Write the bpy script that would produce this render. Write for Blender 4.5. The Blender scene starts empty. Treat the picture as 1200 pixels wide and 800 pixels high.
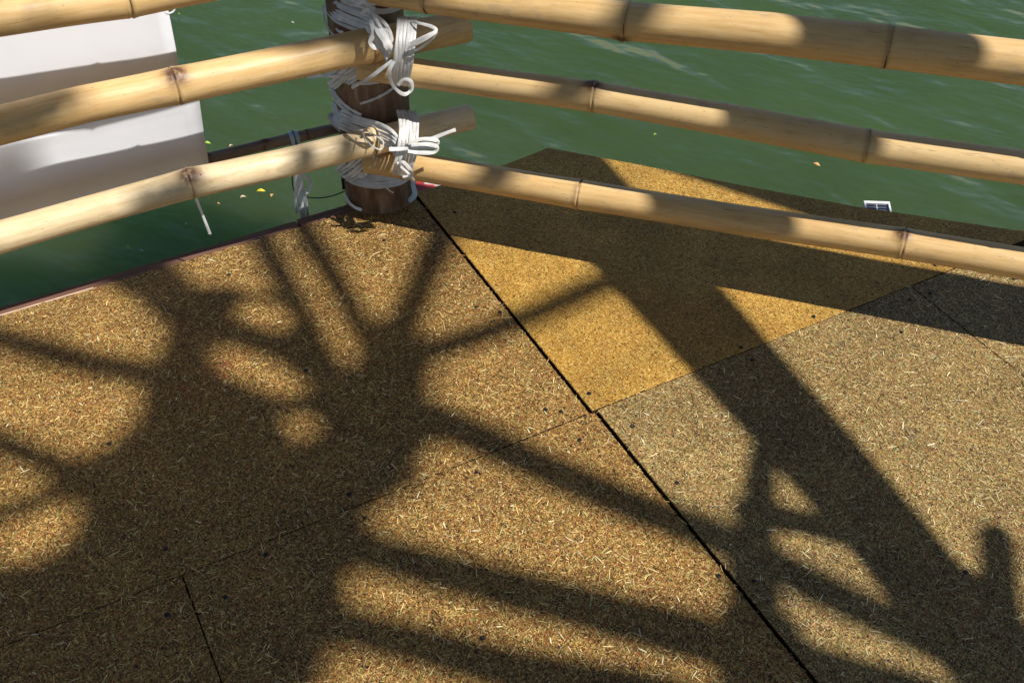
import bpy, bmesh, math, random
import numpy as np
from mathutils import Vector, Matrix, noise as mnoise
random.seed(7); rng = np.random.default_rng(11)
sc = bpy.context.scene
R = math.radians

# ------------------------------------------------------------------ camera
EYE, PITCH, FOC = 1.6, R(42.5), 1278.0
cam = bpy.data.objects.new('camera', bpy.data.cameras.new('camera'))
sc.collection.objects.link(cam); sc.camera = cam
cam.location = (0, 0, EYE); cam.rotation_euler = (R(90) - PITCH, 0, 0)
cam.data.sensor_width = 36; cam.data.lens = 36 * FOC / 1200
cam.data.clip_start = 0.02; cam.data.clip_end = 2000

# ------------------------------------------------------------------ sky, sun, exposure
SUN = Vector((-0.61, 0.34, -1.0))                 # the way sunlight travels
world = bpy.data.worlds.new('World'); sc.world = world; world.use_nodes = True
wn = world.node_tree; bg = wn.nodes['Background']
sky = wn.nodes.new('ShaderNodeTexSky'); sky.sky_type = 'NISHITA'; sky.sun_disc = False
sky.sun_elevation = math.atan2(1.0, math.hypot(SUN.x, SUN.y))
sky.sun_rotation = math.atan2(-SUN.x, -SUN.y)
sky.air_density = 1.0; sky.dust_density = 0.3; sky.ozone_density = 1.0
wn.links.new(sky.outputs[0], bg.inputs[0]); bg.inputs[1].default_value = 0.072
sl = bpy.data.lights.new('sun', 'SUN'); sl.energy = 5.0; sl.angle = R(0.53); sl.color = (1.0, 0.965, 0.915)
so = bpy.data.objects.new('sun', sl); sc.collection.objects.link(so)
so.rotation_euler = SUN.to_track_quat('-Z', 'Y').to_euler()
sc.view_settings.view_transform = 'Standard'; sc.view_settings.look = 'None'
sc.view_settings.exposure = 0.25; sc.view_settings.gamma = 1.0
sc.render.engine = 'CYCLES'
sc.cycles.max_bounces = 8

# ------------------------------------------------------------------ surveying: sight lines of the photograph met with real planes
def ray(px, py):
    px, py = float(px), float(py)
    return Vector(((px - 600) / FOC, math.cos(PITCH), -math.sin(PITCH))) - (py - 400) / FOC * Vector((0, math.sin(PITCH), math.cos(PITCH)))
def ground(px, py, z=0.0):
    r = ray(px, py); t = (EYE - z) / -r.z
    return Vector((r.x * t, r.y * t, z))
def on_plane(px, py, p0, ang):
    n = Vector((-math.sin(R(ang)), math.cos(R(ang)), 0)); r = ray(px, py)
    t = (n.x * p0[0] + n.y * p0[1]) / (n.x * r.x + n.y * r.y)
    return Vector((0, 0, EYE)) + r * t
def at_depth(px, py, y):
    r = ray(px, py); return Vector((0, 0, EYE)) + r * (y / r.y)

# ------------------------------------------------------------------ helpers
def mesh_obj(name, verts, faces, mat, parent=None, smooth=False, col=None):
    me = bpy.data.meshes.new(name); me.from_pydata([tuple(v) for v in verts], [], faces); me.update()
    if smooth: me.polygons.foreach_set('use_smooth', [True] * len(me.polygons))
    o = bpy.data.objects.new(name, me); sc.collection.objects.link(o)
    if mat: me.materials.append(mat)
    if parent: o.parent = parent
    return o
def empty(name, loc=(0, 0, 0)):
    o = bpy.data.objects.new(name, None); sc.collection.objects.link(o); o.location = loc; o.empty_display_size = .1
    return o
def tag(o, label, cat, group=None):
    o['label'] = label; o['category'] = cat
    if group: o['group'] = group
    return o
def shift_to(o, root):                            # parent a world-space mesh to a thing whose empty is moved, keep it in place
    o.parent = root; o.location = o.location - root.location
    return o
def box(cx, cy, cz, sx, sy, sz):
    v = [(cx + a * sx / 2, cy + b * sy / 2, cz + c * sz / 2) for a in (-1, 1) for b in (-1, 1) for c in (-1, 1)]
    f = [(0, 1, 3, 2), (4, 6, 7, 5), (0, 4, 5, 1), (2, 3, 7, 6), (0, 2, 6, 4), (1, 5, 7, 3)]
    return v, f

# ------------------------------------------------------------------ node helpers
def new_mat(name):
    m = bpy.data.materials.new(name); m.use_nodes = True
    return m, m.node_tree, m.node_tree.nodes['Principled BSDF']
def N(nt, typ, **kw):
    n = nt.nodes.new(typ)
    for k, v in kw.items():
        if k.startswith('i_'):
            key = k[2:]; key = int(key) if key.isdigit() else key.replace('_', ' ')
            n.inputs[key].default_value = v
        else: setattr(n, k, v)
    return n
def ramp(nt, src, stops, interp='LINEAR'):
    n = nt.nodes.new('ShaderNodeValToRGB'); n.color_ramp.interpolation = interp
    e = n.color_ramp.elements
    while len(e) < len(stops): e.new(0.5)
    for k, (p, c) in zip(range(len(stops)), stops):
        e[k].position = p; e[k].color = (*c, 1) if len(c) == 3 else c
    nt.links.new(src, n.inputs[0]); return n.outputs[0]
def mixc(nt, a, b, fac, blend='MIX'):
    n = nt.nodes.new('ShaderNodeMix'); n.data_type = 'RGBA'; n.blend_type = blend
    for s, v in ((n.inputs[0], fac), (n.inputs[6], a), (n.inputs[7], b)):
        if hasattr(v, 'links') or hasattr(v, 'is_linked'): nt.links.new(v, s)
        else: s.default_value = v if not isinstance(v, tuple) else (*v, 1)
    return n.outputs[2]
def coords(nt, scale=(1, 1, 1), rot=(0, 0, 0), loc=(0, 0, 0), src='Object'):
    tc = nt.nodes.new('ShaderNodeTexCoord'); mp = nt.nodes.new('ShaderNodeMapping')
    mp.inputs['Scale'].default_value = scale; mp.inputs['Rotation'].default_value = rot; mp.inputs['Location'].default_value = loc
    nt.links.new(tc.outputs[src], mp.inputs[0]); return mp.outputs[0]
def noise(nt, vec, scale, detail=3, rough=.55):
    n = N(nt, 'ShaderNodeTexNoise', i_Scale=scale, i_Detail=detail, i_Roughness=rough); nt.links.new(vec, n.inputs['Vector']); return n
def along(nt, ang, stretch):                      # coordinates stretched along a compass direction
    tc = nt.nodes.new('ShaderNodeTexCoord'); mp = N(nt, 'ShaderNodeMapping', vector_type='TEXTURE')
    mp.inputs['Rotation'].default_value = (0, 0, R(ang)); mp.inputs['Scale'].default_value = (stretch, 1, 1)
    nt.links.new(tc.outputs['Object'], mp.inputs[0]); return mp.outputs[0]
def bump(nt, h, strength, dist, normal=None):
    b = N(nt, 'ShaderNodeBump', i_Strength=strength, i_Distance=dist); nt.links.new(h, b.inputs['Height'])
    if normal: nt.links.new(normal, b.inputs['Normal'])
    return b.outputs[0]

# ------------------------------------------------------------------ materials
def board_mat(name, tones, fine, tint, seed):
    m, nt, p = new_mat(name)
    v = coords(nt, loc=(seed * 3.1, seed * 1.7, 0))
    warp = noise(nt, v, 90 * fine, 2)
    add = N(nt, 'ShaderNodeVectorMath', operation='MULTIPLY_ADD'); add.inputs[1].default_value = (.010 / fine,) * 3
    nt.links.new(warp.outputs['Color'], add.inputs[0]); nt.links.new(v, add.inputs[2])
    cols = []
    for k, (sc_, st, rz) in enumerate(((330, 2.1, .9), (300, 2.3, -.8), (420, 1.5, 1.7))):
        mp = N(nt, 'ShaderNodeMapping', vector_type='TEXTURE'); mp.inputs['Scale'].default_value = (1, 1 / st, 1); mp.inputs['Rotation'].default_value = (0, 0, rz)
        nt.links.new(add.outputs[0], mp.inputs[0])
        vo = N(nt, 'ShaderNodeTexVoronoi', feature='F1', i_Scale=sc_ * fine / st * 1.2); nt.links.new(mp.outputs[0], vo.inputs['Vector'])
        cols.append(vo.outputs['Color'])
    sel = N(nt, 'ShaderNodeSeparateColor'); nt.links.new(cols[2], sel.inputs[0])
    s0 = N(nt, 'ShaderNodeSeparateColor'); nt.links.new(cols[0], s0.inputs[0])
    s1 = N(nt, 'ShaderNodeSeparateColor'); nt.links.new(cols[1], s1.inputs[0])
    mx = N(nt, 'ShaderNodeMix'); gt = N(nt, 'ShaderNodeMath', operation='GREATER_THAN'); gt.inputs[1].default_value = .5
    nt.links.new(sel.outputs[0], gt.inputs[0]); nt.links.new(gt.outputs[0], mx.inputs[0])
    nt.links.new(s0.outputs[0], mx.inputs[2]); nt.links.new(s1.outputs[0], mx.inputs[3])
    c = ramp(nt, mx.outputs[0], tones, 'CONSTANT')
    big = noise(nt, v, 7, 4)
    wear = noise(nt, v, 2.3, 6, .7)
    c = mixc(nt, c, ramp(nt, wear.outputs[0], [(.34, (.72, .70, .68)), (.5, (1, 1, 1)), (.7, (1.0, 1.0, .95))]), 1.0, 'MULTIPLY')
    c = mixc(nt, c, ramp(nt, big.outputs[0], [(.3, tuple(t * .78 for t in tint)), (.7, tuple(min(1, t * 1.15) for t in tint))]), 1.0, 'MULTIPLY')
    nt.links.new(c, p.inputs['Base Color'])
    p.inputs['Roughness'].default_value = .62; p.inputs['Specular IOR Level'].default_value = .3
    hn = noise(nt, v, 260 * fine, 3, .7)
    b = bump(nt, mx.outputs[0], .7, .0016 / fine); b = bump(nt, hn.outputs[0], .5, .0012, b)
    nt.links.new(b, p.inputs['Normal'])
    return m
T_COARSE = [(0, (.030, .014, .006)), (.13, (.14, .062, .018)), (.28, (.26, .13, .036)), (.42, (.40, .19, .060)), (.52, (.26, .22, .055)),
            (.61, (.24, .095, .035)), (.70, (.56, .36, .13)), (.80, (.20, .195, .07)), (.86, (.66, .48, .22)), (.94, (.38, .185, .09))]
T_GOLD = [(0, (.10, .042, .008)), (.10, (.34, .17, .030)), (.26, (.52, .29, .062)), (.45, (.64, .37, .085)), (.6, (.44, .24, .045)),
          (.7, (.74, .50, .15)), (.80, (.50, .24, .06)), (.86, (.42, .34, .08)), (.92, (.78, .60, .26))]
T_GREY = [(0, (.032, .020, .010)), (.13, (.15, .090, .040)), (.28, (.25, .165, .070)), (.42, (.38, .24, .105)), (.52, (.27, .26, .10)),
          (.61, (.25, .13, .065)), (.70, (.52, .40, .20)), (.80, (.21, .22, .10)), (.86, (.62, .50, .28)), (.94, (.38, .19, .12))]
MB = {'warm': board_mat('straw_board_warm', T_COARSE, 1.3, (.85, .78, .575), 1), 'gold': board_mat('straw_board_gold', T_GOLD, 1.3, (.80, .745, .56), 2),
      'grey': board_mat('straw_board_pale', T_GREY, 1.3, (.85, .76, .52), 3)}

def flake_mat():
    m, nt, p = new_mat('straw_flakes'); a = N(nt, 'ShaderNodeVertexColor', layer_name='tone')
    nt.links.new(a.outputs[0], p.inputs['Base Color']); p.inputs['Roughness'].default_value = .5; p.inputs['Specular IOR Level'].default_value = .4
    return m
M_FLAKE = flake_mat()

def bamboo_mat(name, base, dark, pale, seed):
    m, nt, p = new_mat(name)
    v = coords(nt, (2.2, 26, 26), loc=(seed, seed * .7, 0)); v1 = coords(nt, loc=(seed * 2.3, 0, 0))
    fib = noise(nt, v, 4.0, 5, .65); blot = noise(nt, v1, 5.5, 4, .6); vf = coords(nt, (5, 150, 150), loc=(seed, 0, 0)); fine = noise(nt, vf, 5, 3, .7)
    c = ramp(nt, fib.outputs[0], [(.12, dark), (.45, base), (.85, pale)])
    c = mixc(nt, c, dark, ramp(nt, blot.outputs[0], [(.50, (0, 0, 0)), (.80, (.50, .50, .50))]))
    c = mixc(nt, c, pale, ramp(nt, fine.outputs[0], [(.5, (0, 0, 0)), (.8, (.35, .35, .35))]))
    # small dark flecks and scratches on the rind
    vs = coords(nt, (1, 3.2, 3.2), loc=(seed * 5, 0, 0)); vo = N(nt, 'ShaderNodeTexVoronoi', i_Scale=34.0); nt.links.new(vs, vo.inputs['Vector'])
    c = mixc(nt, c, (.07, .035, .02), ramp(nt, vo.outputs['Distance'], [(.03, (.9, .9, .9)), (.095, (0, 0, 0))]))
    vk = coords(nt, (4, 60, 60), loc=(seed * 7, 0, 0)); sk = noise(nt, vk, 3.2, 4, .75)
    c = mixc(nt, c, (.20, .10, .045), ramp(nt, sk.outputs[0], [(.63, (0, 0, 0)), (.70, (.75, .75, .75))]))
    sm = noise(nt, coords(nt, (1.0, 2.2, 2.2), loc=(0, seed, 0)), 16, 5, .7)
    c = mixc(nt, c, (.33, .25, .17), ramp(nt, sm.outputs[0], [(.54, (0, 0, 0)), (.72, (.55, .55, .55))]))
    # dark marks hugging the joints: attribute painted at build time follows each joint
    at = N(nt, 'ShaderNodeAttribute', attribute_name='joint'); jn = noise(nt, v1, 70, 3)
    mul = N(nt, 'ShaderNodeMath', operation='MULTIPLY'); nt.links.new(at.outputs['Fac'], mul.inputs[0])
    nt.links.new(ramp(nt, jn.outputs[0], [(.3, (.5, .5, .5)), (.5, (1, 1, 1))]), mul.inputs[1])
    c = mixc(nt, c, (.10, .045, .022), mul.outputs[0])
    nt.links.new(c, p.inputs['Base Color'])
    p.inputs['Roughness'].default_value = .36; p.inputs['Specular IOR Level'].default_value = .45
    rr = ramp(nt, blot.outputs[0], [(.3, (.40, .40, .40)), (.7, (.6, .6, .6))]); nt.links.new(rr, p.inputs['Roughness'])
    nt.links.new(bump(nt, fine.outputs[0], .25, .0006, bump(nt, fib.outputs[0], .25, .0015)), p.inputs['Normal'])
    return m
M_BAM = [bamboo_mat('bamboo_rind_%s' % n, b, d, pl, s) for n, b, d, pl, s in (
    ('honey', (.62, .395, .16), (.42, .23, .07), (.76, .55, .28), 1.0),
    ('cream', (.66, .50, .28), (.50, .32, .15), (.80, .66, .43), 4.0),
    ('straw', (.64, .44, .20), (.42, .24, .08), (.72, .52, .27), 8.0))]
M_OLD = bamboo_mat('bamboo_weathered', (.20, .14, .11), (.09, .06, .045), (.34, .27, .22), 12.0)

def simple(name, col, rough=.6, spec=.4, bumpy=None, vary=.15, scale=40):
    m, nt, p = new_mat(name); v = coords(nt); n = noise(nt, v, scale, 4)
    c = ramp(nt, n.outputs[0], [(.3, tuple(x * (1 - vary) for x in col)), (.7, tuple(min(1, x * (1 + vary)) for x in col))])
    nt.links.new(c, p.inputs['Base Color']); p.inputs['Roughness'].default_value = rough; p.inputs['Specular IOR Level'].default_value = spec
    if bumpy: nt.links.new(bump(nt, noise(nt, v, bumpy[0], 4).outputs[0], bumpy[1], bumpy[2]), p.inputs['Normal'])
    return m
M_RING = simple('joint_ring_brown', (.085, .038, .018), .7, .3, (200, .6, .001), .4, 90)
M_SCAR = simple('branch_scar_brown', (.085, .045, .03), .85, .2, (260, .9, .002), .6, 160)
M_ENDC = simple('bamboo_cut_end', (.50, .36, .20), .8, .2, (150, .5, .001), .3, 60)
M_STRAP = simple('white_plastic_strap', (.68, .665, .64), .5, .4, (300, .35, .0006), .16, 45)
M_SCREW = simple('screw_black', (.012, .012, .014), .5, .35, None, .3, 200)
M_JOIST = simple('joist_dark', (.06, .035, .022), .8, .2, (40, .5, .002), .4, 12)
M_PALE = simple('pale_batten', (.55, .40, .30), .6, .3, None, .15, 40)
M_SIDE = simple('board_cut_edge', (.045, .026, .014), .9, .1, (300, .8, .002), .6, 220)  # cut edges near black: the shade inside the gaps is put into this colour
M_WHITEP = simple('white_plastic', (.78, .78, .76), .4, .5, None, .05, 20)
M_CELL = simple('solar_cell_blue', (.012, .022, .06), .15, .8, None, .3, 60)
M_WIRE = simple('grey_cable', (.05, .06, .06), .5, .4)
M_RED = simple('red_paint', (.42, .035, .03), .45, .5, (60, .3, .001), .25, 40)
M_BLUE = simple('blue_or_shaded_strap', (.42, .58, .72), .4, .5, None, .1, 40)  # own colour of the pole tie; stands in for bluish shade on the lashing

def cloth_material():
    m, nt, p = new_mat('white_canvas')
    v = coords(nt); w1 = N(nt, 'ShaderNodeTexWave', i_Scale=420.0); w1.bands_direction = 'X'; nt.links.new(v, w1.inputs['Vector'])
    w2 = N(nt, 'ShaderNodeTexWave', i_Scale=420.0); w2.bands_direction = 'Z'; nt.links.new(v, w2.inputs['Vector'])
    ad = N(nt, 'ShaderNodeMath', operation='ADD'); nt.links.new(w1.outputs['Fac'], ad.inputs[0]); nt.links.new(w2.outputs['Fac'], ad.inputs[1])
    st = noise(nt, v, 9, 4)
    nt.links.new(ramp(nt, st.outputs[0], [(.3, (.83, .845, .89)), (.7, (.87, .88, .92))]), p.inputs['Base Color'])
    p.inputs['Roughness'].default_value = .8; p.inputs['Specular IOR Level'].default_value = .2
    nt.links.new(bump(nt, ad.outputs[0], .12, .0005, bump(nt, noise(nt, v, 14, 3).outputs[0], .2, .004)), p.inputs['Normal'])
    return m
M_CLOTH = cloth_material()

def post_material():
    m, nt, p = new_mat('wet_brown_log')
    v = coords(nt, (17, 17, 3.0)); v2 = coords(nt)
    g = noise(nt, v, 2.2, 6, .7); b = noise(nt, v2, 11, 4); ring = noise(nt, coords(nt, (3, 3, 26)), 3, 3)
    c = ramp(nt, g.outputs[0], [(.28, (.045, .024, .014)), (.42, (.13, .066, .036)), (.56, (.21, .125, .078)), (.72, (.40, .30, .21))])
    c = mixc(nt, c, (.055, .026, .016), ramp(nt, b.outputs[0], [(.45, (0, 0, 0)), (.7, (.7, .7, .7))]))
    nt.links.new(c, p.inputs['Base Color']); p.inputs['Roughness'].default_value = .55
    nt.links.new(bump(nt, ring.outputs[0], .3, .004, bump(nt, g.outputs[0], .8, .004)), p.inputs['Normal'])
    return m
M_POST = post_material()

def plank_material():
    m, nt, p = new_mat('reddish_plank'); v = along(nt, 27.6, 20)
    g = noise(nt, v, 120, 5, .65)
    nt.links.new(ramp(nt, g.outputs[0], [(.3, (.085, .036, .022)), (.55, (.16, .075, .045)), (.75, (.26, .14, .09))]), p.inputs['Base Color'])
    p.inputs['Roughness'].default_value = .7; nt.links.new(bump(nt, g.outputs[0], .4, .002), p.inputs['Normal'])
    return m
M_PLANK = plank_material()

def water_material():
    m, nt, p = new_mat('murky_green_water')
    v = coords(nt); murk = noise(nt, v, 1.3, 4, .6)
    nt.links.new(ramp(nt, murk.outputs[0], [(.3, (.035, .062, .021)), (.7, (.045, .077, .027))]), p.inputs['Base Color'])
    p.inputs['Roughness'].default_value = .02; p.inputs['IOR'].default_value = 1.33; p.inputs['Specular IOR Level'].default_value = .5
    p.inputs['Subsurface Weight'].default_value = 1.0; p.inputs['Subsurface Radius'].default_value = (.6, 1.0, .6); p.inputs['Subsurface Scale'].default_value = 1.3
    p.subsurface_method = 'BURLEY'
    va = along(nt, -46, 2.6); vb = along(nt, -30, 1.9) 
    a = noise(nt, va, 4.2, 1.5, .4); a.inputs['Distortion'].default_value = .5; b = noise(nt, vb, 9.5, 2, .5); c = noise(nt, va, 30, 2, .5)
    nb = bump(nt, a.outputs[0], 1.0, .046); nb = bump(nt, b.outputs[0], 1.0, .019, nb); nb = bump(nt, c.outputs[0], 1.0, .0006, nb)
    nt.links.new(nb, p.inputs['Normal'])
    return m
M_WATER = water_material()

# ------------------------------------------------------------------ water
WZ = -0.34
v, f = box(0, 0, WZ - 1.5, 900, 900, 3.0)
water = mesh_obj('water', v, f, M_WATER); water['kind'] = 'structure'

# ------------------------------------------------------------------ deck
DA = R(28.0); O2 = ground(691, 484)
UD = Vector((math.cos(DA), math.sin(DA), 0)); WD = Vector((math.sin(DA), -math.cos(DA), 0))
def uw(u, w, z=0): return O2 + UD * u + WD * w + Vector((0, 0, z))
def to_uw(P): q = Vector((P[0], P[1], 0)) - O2; return q.dot(UD), q.dot(WD)
deck = empty('deck'); deck['kind'] = 'structure'
R0 = (-.3655, 2.200); L0 = (-.274, 2.185); AR, AL = -17.5, 27.6
nR = Vector((-math.sin(R(AR)), math.cos(R(AR)), 0)); nL = Vector((-math.sin(R(AL)), math.cos(R(AL)), 0))
def clip(poly, p0, n):                            # keep the side where (p-p0).n <= 0
    out = []
    for i in range(len(poly)):
        a, b = poly[i], poly[(i + 1) % len(poly)]
        da, db = (a - p0).dot(n), (b - p0).dot(n)
        if da <= 0: out.append(a)
        if da * db < 0: out.append(a + (b - a) * (da / (da - db)))
    return out
def rect(u0, u1, w0, w1): return [uw(u0, w0), uw(u1, w0), uw(u1, w1), uw(u0, w1)]
W_EDGE = -.875
far_edge = [ground(484, 226), ground(524, 216), ground(592, 193.5), ground(642, 174), ground(750, 194), ground(860, 216), ground(1004, 243), ground(1195, 271.5)]
_, w1 = to_uw(far_edge[0])
gold = [uw(.0068, -.0006)] + [uw(.0068, w1)] + far_edge[1:] + [uw(1.37, -.0006)]
gold = clip(gold, uw(1.37, 0), UD)
pr = Vector((R0[0], R0[1], 0)) + nR * .275
TH = .026
panels = []
def inside(poly, x, y):
    r = np.zeros(len(x), bool); n = len(poly)
    for i in range(n):
        a, b = poly[i], poly[(i + 1) % n]
        c = ((a.y > y) != (b.y > y)) & (x < (b.x - a.x) * (y - a.y) / (b.y - a.y + 1e-12) + a.x)
        r ^= c
    return r
def flakes(poly, z, n, mix, parent, lo=(-1.6, .7), hi=(1.7, 2.7), lens=(.005, .022), wid=(.0009, .0022)):
    x = rng.uniform(lo[0], hi[0], n); y = rng.uniform(lo[1], hi[1], n)
    k = inside(poly, x, y); x, y = x[k], y[k]; n = len(x)
    if n < 5: return
    L = lens[0] + (lens[1] - lens[0]) * rng.random(n) ** 2.2; Wd = rng.uniform(wid[0], wid[1], n)
    a = rng.vonmises(.35, .45, n); t = rng.uniform(-.13, .13, n); roll = rng.uniform(-.35, .35, n)
    dx, dy = np.cos(a) * L / 2, np.sin(a) * L / 2; nx, ny = -np.sin(a) * Wd / 2, np.cos(a) * Wd / 2
    bend = rng.normal(0, .025, n) * L
    z0 = z + .0005 + np.abs(t) * L / 2 + np.abs(roll) * Wd / 2
    V = np.empty((n, 6, 3))
    for j, (s, q) in enumerate(((-1, -1), (0, -1), (1, -1), (1, 1), (0, 1), (-1, 1))):
        mid = (1 - abs(s)) * bend
        V[:, j, 0] = x + dx * s + nx * q * (1 if s == 0 else .55) - np.sin(a) * mid; V[:, j, 1] = y + dy * s + ny * q * (1 if s == 0 else .55) + np.cos(a) * mid
        V[:, j, 2] = z0 + t * L / 2 * s + roll * Wd / 2 * q
    me = bpy.data.meshes.new('straw_flake_layer'); V = V.reshape(-1, 3)
    me.vertices.add(6 * n); me.vertices.foreach_set('co', V.ravel())
    base = np.arange(n)[:, None] * 6
    F = np.concatenate([base + np.array([[0, 1, 4, 5]]), base + np.array([[1, 2, 3, 4]])], axis=1).reshape(-1, 4)
    me.loops.add(8 * n); me.loops.foreach_set('vertex_index', F.ravel().astype(np.int32))
    me.polygons.add(2 * n); me.polygons.foreach_set('loop_start', np.arange(0, 8 * n, 4, dtype=np.int32)); me.update(calc_edges=True)
    tones = np.array([c for c, _ in mix]); pw = np.array([w_ for _, w_ in mix]); idx = rng.choice(len(mix), n, p=pw / pw.sum())
    C = tones[idx] * rng.uniform(.6, 1.35, (n, 1)) * np.array([.95, .92, .76])
    # two small splashes of red paint on the left board
    for (sx, sy, sr, pp) in ((-.62, 1.66, .035, .5), (-.585, 1.71, .03, .3), (-.66, 1.60, .03, .35)):
        hit = (np.hypot(x - sx, (y - sy) * 1.0) < sr) & (rng.random(n) < pp); C[hit] = (.42, .03, .06)
    C = np.clip(np.repeat(C, 6, axis=0), 0, 1); C4 = np.concatenate([C, np.ones((len(C), 1))], axis=1)
    at = me.color_attributes.new('tone', 'FLOAT_COLOR', 'POINT'); at.data.foreach_set('color', C4.ravel())
    me.materials.append(M_FLAKE)
    o = bpy.data.objects.new('straw_flake_layer', me); sc.collection.objects.link(o); o.parent = parent; o['kind'] = 'stuff'
MIX = {'warm': [((.70, .55, .28), .34), ((.60, .42, .17), .26), ((.36, .34, .13), .09), ((.42, .22, .09), .09), ((.12, .07, .035), .12), ((.85, .76, .55), .05)],
       'gold': [((.72, .50, .18), .35), ((.52, .31, .07), .35), ((.80, .66, .36), .1), ((.16, .08, .02), .2)],
       'grey': [((.66, .56, .34), .34), ((.52, .42, .26), .24), ((.40, .40, .20), .10), ((.42, .27, .15), .09), ((.12, .09, .06), .1), ((.82, .76, .60), .06)]}
def panel(poly, kind, dz, label=None, dens=1.0):
    P = []
    for i in range(len(poly)):
        a, b = poly[i], poly[(i + 1) % len(poly)]; n = max(1, int((b - a).length / .006)); e = (b - a).normalized(); q = Vector((e.y, -e.x, 0))
        for k in range(n):
            j = 0 if k == 0 else random.uniform(-.0005, .0004)
            P.append(a + (b - a) * (k / n) + q * j)
    n = len(P); c = sum(P, Vector()) / n
    vs = []
    for p_ in P: vs.append((p_.x, p_.y, dz - TH))
    for p_ in P: vs.append((p_.x, p_.y, dz - .0015))
    for p_ in P:
        d = (c - p_).normalized() * .0015; vs.append((p_.x + d.x, p_.y + d.y, dz))
    fs = [tuple(range(2 * n, 3 * n)), tuple(reversed(range(n)))]
    for i in range(n):
        j = (i + 1) % n
        fs.append((i, j, n + j, n + i)); fs.append((n + i, n + j, 2 * n + j, 2 * n + i))
    me_area = sum((poly[i].x * poly[(i + 1) % len(poly)].y - poly[(i + 1) % len(poly)].x * poly[i].y) for i in range(len(poly)))
    if me_area < 0: fs = [tuple(reversed(t)) for t in fs]
    o = mesh_obj('deck_panel', vs, fs, MB[kind], deck)
    o.data.materials.append(M_SIDE)
    for pl in o.data.polygons:
        if abs(pl.normal.z) < .5: pl.material_index = 1
    if label: o['label'] = label
    if dens > 0:
        if kind == 'gold': flakes(poly, dz, int(110000 * dens), MIX[kind], o, lens=(.0018, .0050), wid=(.0005, .0011))
        else:
            flakes(poly, dz, int((26000 if kind == 'grey' else 34000) * dens), MIX[kind], o)
            flakes(poly, dz, int(170000 * dens), MIX[kind], o, lens=(.002, .006), wid=(.0005, .0012))
    panels.append((poly, dz, o))
    return o
pL1 = panel(rect(-1.70, 0, W_EDGE, -.0006), 'warm', 0, 'brown straw board with red paint specks')
pG = panel(gold, 'gold', .0025, 'golden finer-grained straw board under the right rail')
pL2 = panel(rect(-.8355, .0105, .0003, 1.18), 'warm', -.001, 'reddish brown straw board')
pL3 = panel(rect(-2.4, -.8378, .0008, 1.18), 'warm', .0, 'darker coarse straw board')
pR2 = panel(clip(rect(.0170, .857, .0006, 1.18), pr, nR), 'grey', .0015, 'paler coarse straw board')
pR3 = panel(clip(rect(.860, 1.78, .0006, 1.18), pr, nR), 'grey', .0005, 'pale straw board at the right')
panel(rect(-2.9, -1.705, W_EDGE, -.0015), 'warm', 0, None, 0)
for u in (-3.24, -2.40, -1.56, -.72, .12, .96, 1.80):
    poly = rect(u + .002, u + .838, 1.184, 2.36)
    poly = clip(poly, pr, nR) if u > 1 else poly
    if len(poly) > 2: panel(poly, 'warm' if u < 0 else 'grey', 0, None, 0)
# joists and edge plank (parts of the deck)
def bar(name, a, b, wd, ht, mat, parent, zt):
    e = (b - a).normalized(); q = Vector((-e.y, e.x, 0)) * wd / 2
    vs = []
    for s in (a, b):
        for g_, z in ((-1, zt - ht), (1, zt - ht), (1, zt), (-1, zt)): vs.append((s.x + q.x * g_, s.y + q.y * g_, z))
    fs = [(0, 1, 2, 3), (7, 6, 5, 4), (0, 4, 5, 1), (1, 5, 6, 2), (2, 6, 7, 3), (3, 7, 4, 0)]
    return mesh_obj(name, vs, fs, mat, parent)
for w, ue in ((-.80, -.08), (-.42, .70), (.0, 1.15), (.42, 1.3), (.84, 1.5), (1.18, 1.6), (1.6, 1.7), (2.0, 1.7)): bar('joist', uw(-2.85, w), uw(ue, w), .09, .09, M_JOIST, deck, -TH - .003)
for u, ws in ((-1.6, -.84), (-.84, -.84), (.0, -.80), (.858, .12)): bar('joist', uw(u, ws), uw(u, 1.9), .10, .07, M_JOIST, deck, -TH - .006)
# edge plank in two lengths along the left edge, a little below the boards
ep = uw(0, W_EDGE - .013)
for u0, u1, dz in ((-2.9, -.30, 0), (-.296, .0, .003)):
    a, b = uw(u0, W_EDGE - .016), uw(u1, W_EDGE - .016); bar('edge_plank', a - WD * .007, b - WD * .007, .038, .11, M_PLANK, deck, -.010 + dz)
bar('edge_batten', uw(-2.9, W_EDGE - .0075), uw(-.80, W_EDGE - .0035), .005, .02, M_PALE, deck, -.002)
# screws
def screw(px, py):
    g_ = ground(px, py)
    host = None
    for poly, dz, o in panels:
        if inside(poly, np.array([g_.x]), np.array([g_.y]))[0]: host, z = o, dz
    if not host: return
    vs = []; n = 12; r0 = random.uniform(.0035, .0045)
    for r, h in ((r0 * 1.25, .0004), (r0, .0017), (r0 * .45, .0019), (r0 * .35, .0002)):
        for k in range(n): vs.append((g_.x + r * math.cos(6.2832 * k / n), g_.y + r * math.sin(6.2832 * k / n), z + h))
    fs = [(a * n + k, a * n + (k + 1) % n, (a + 1) * n + (k + 1) % n, (a + 1) * n + k) for a in range(3) for k in range(n)] + [tuple(range(3 * n, 4 * n))]
    mesh_obj('screw', vs, fs, M_SCREW, host)
for q in [(558, 360), (586, 366), (690, 462), (639, 480), (679, 515), (558, 553), (741, 500), (793, 566), (881, 422), (868, 408), (953, 372), (1056, 390),
          (194, 643), (311, 649), (264, 699), (196, 720), (128, 520), (358, 434), (409, 579), (428, 606), (565, 747), (842, 674), (883, 681), (1131, 671),
          (1066, 352), (1090, 344), (450, 282), (268, 322), (533, 250), (1095, 312), (657, 482), (46, 300), (1188, 327)]: screw(*q)

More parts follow.
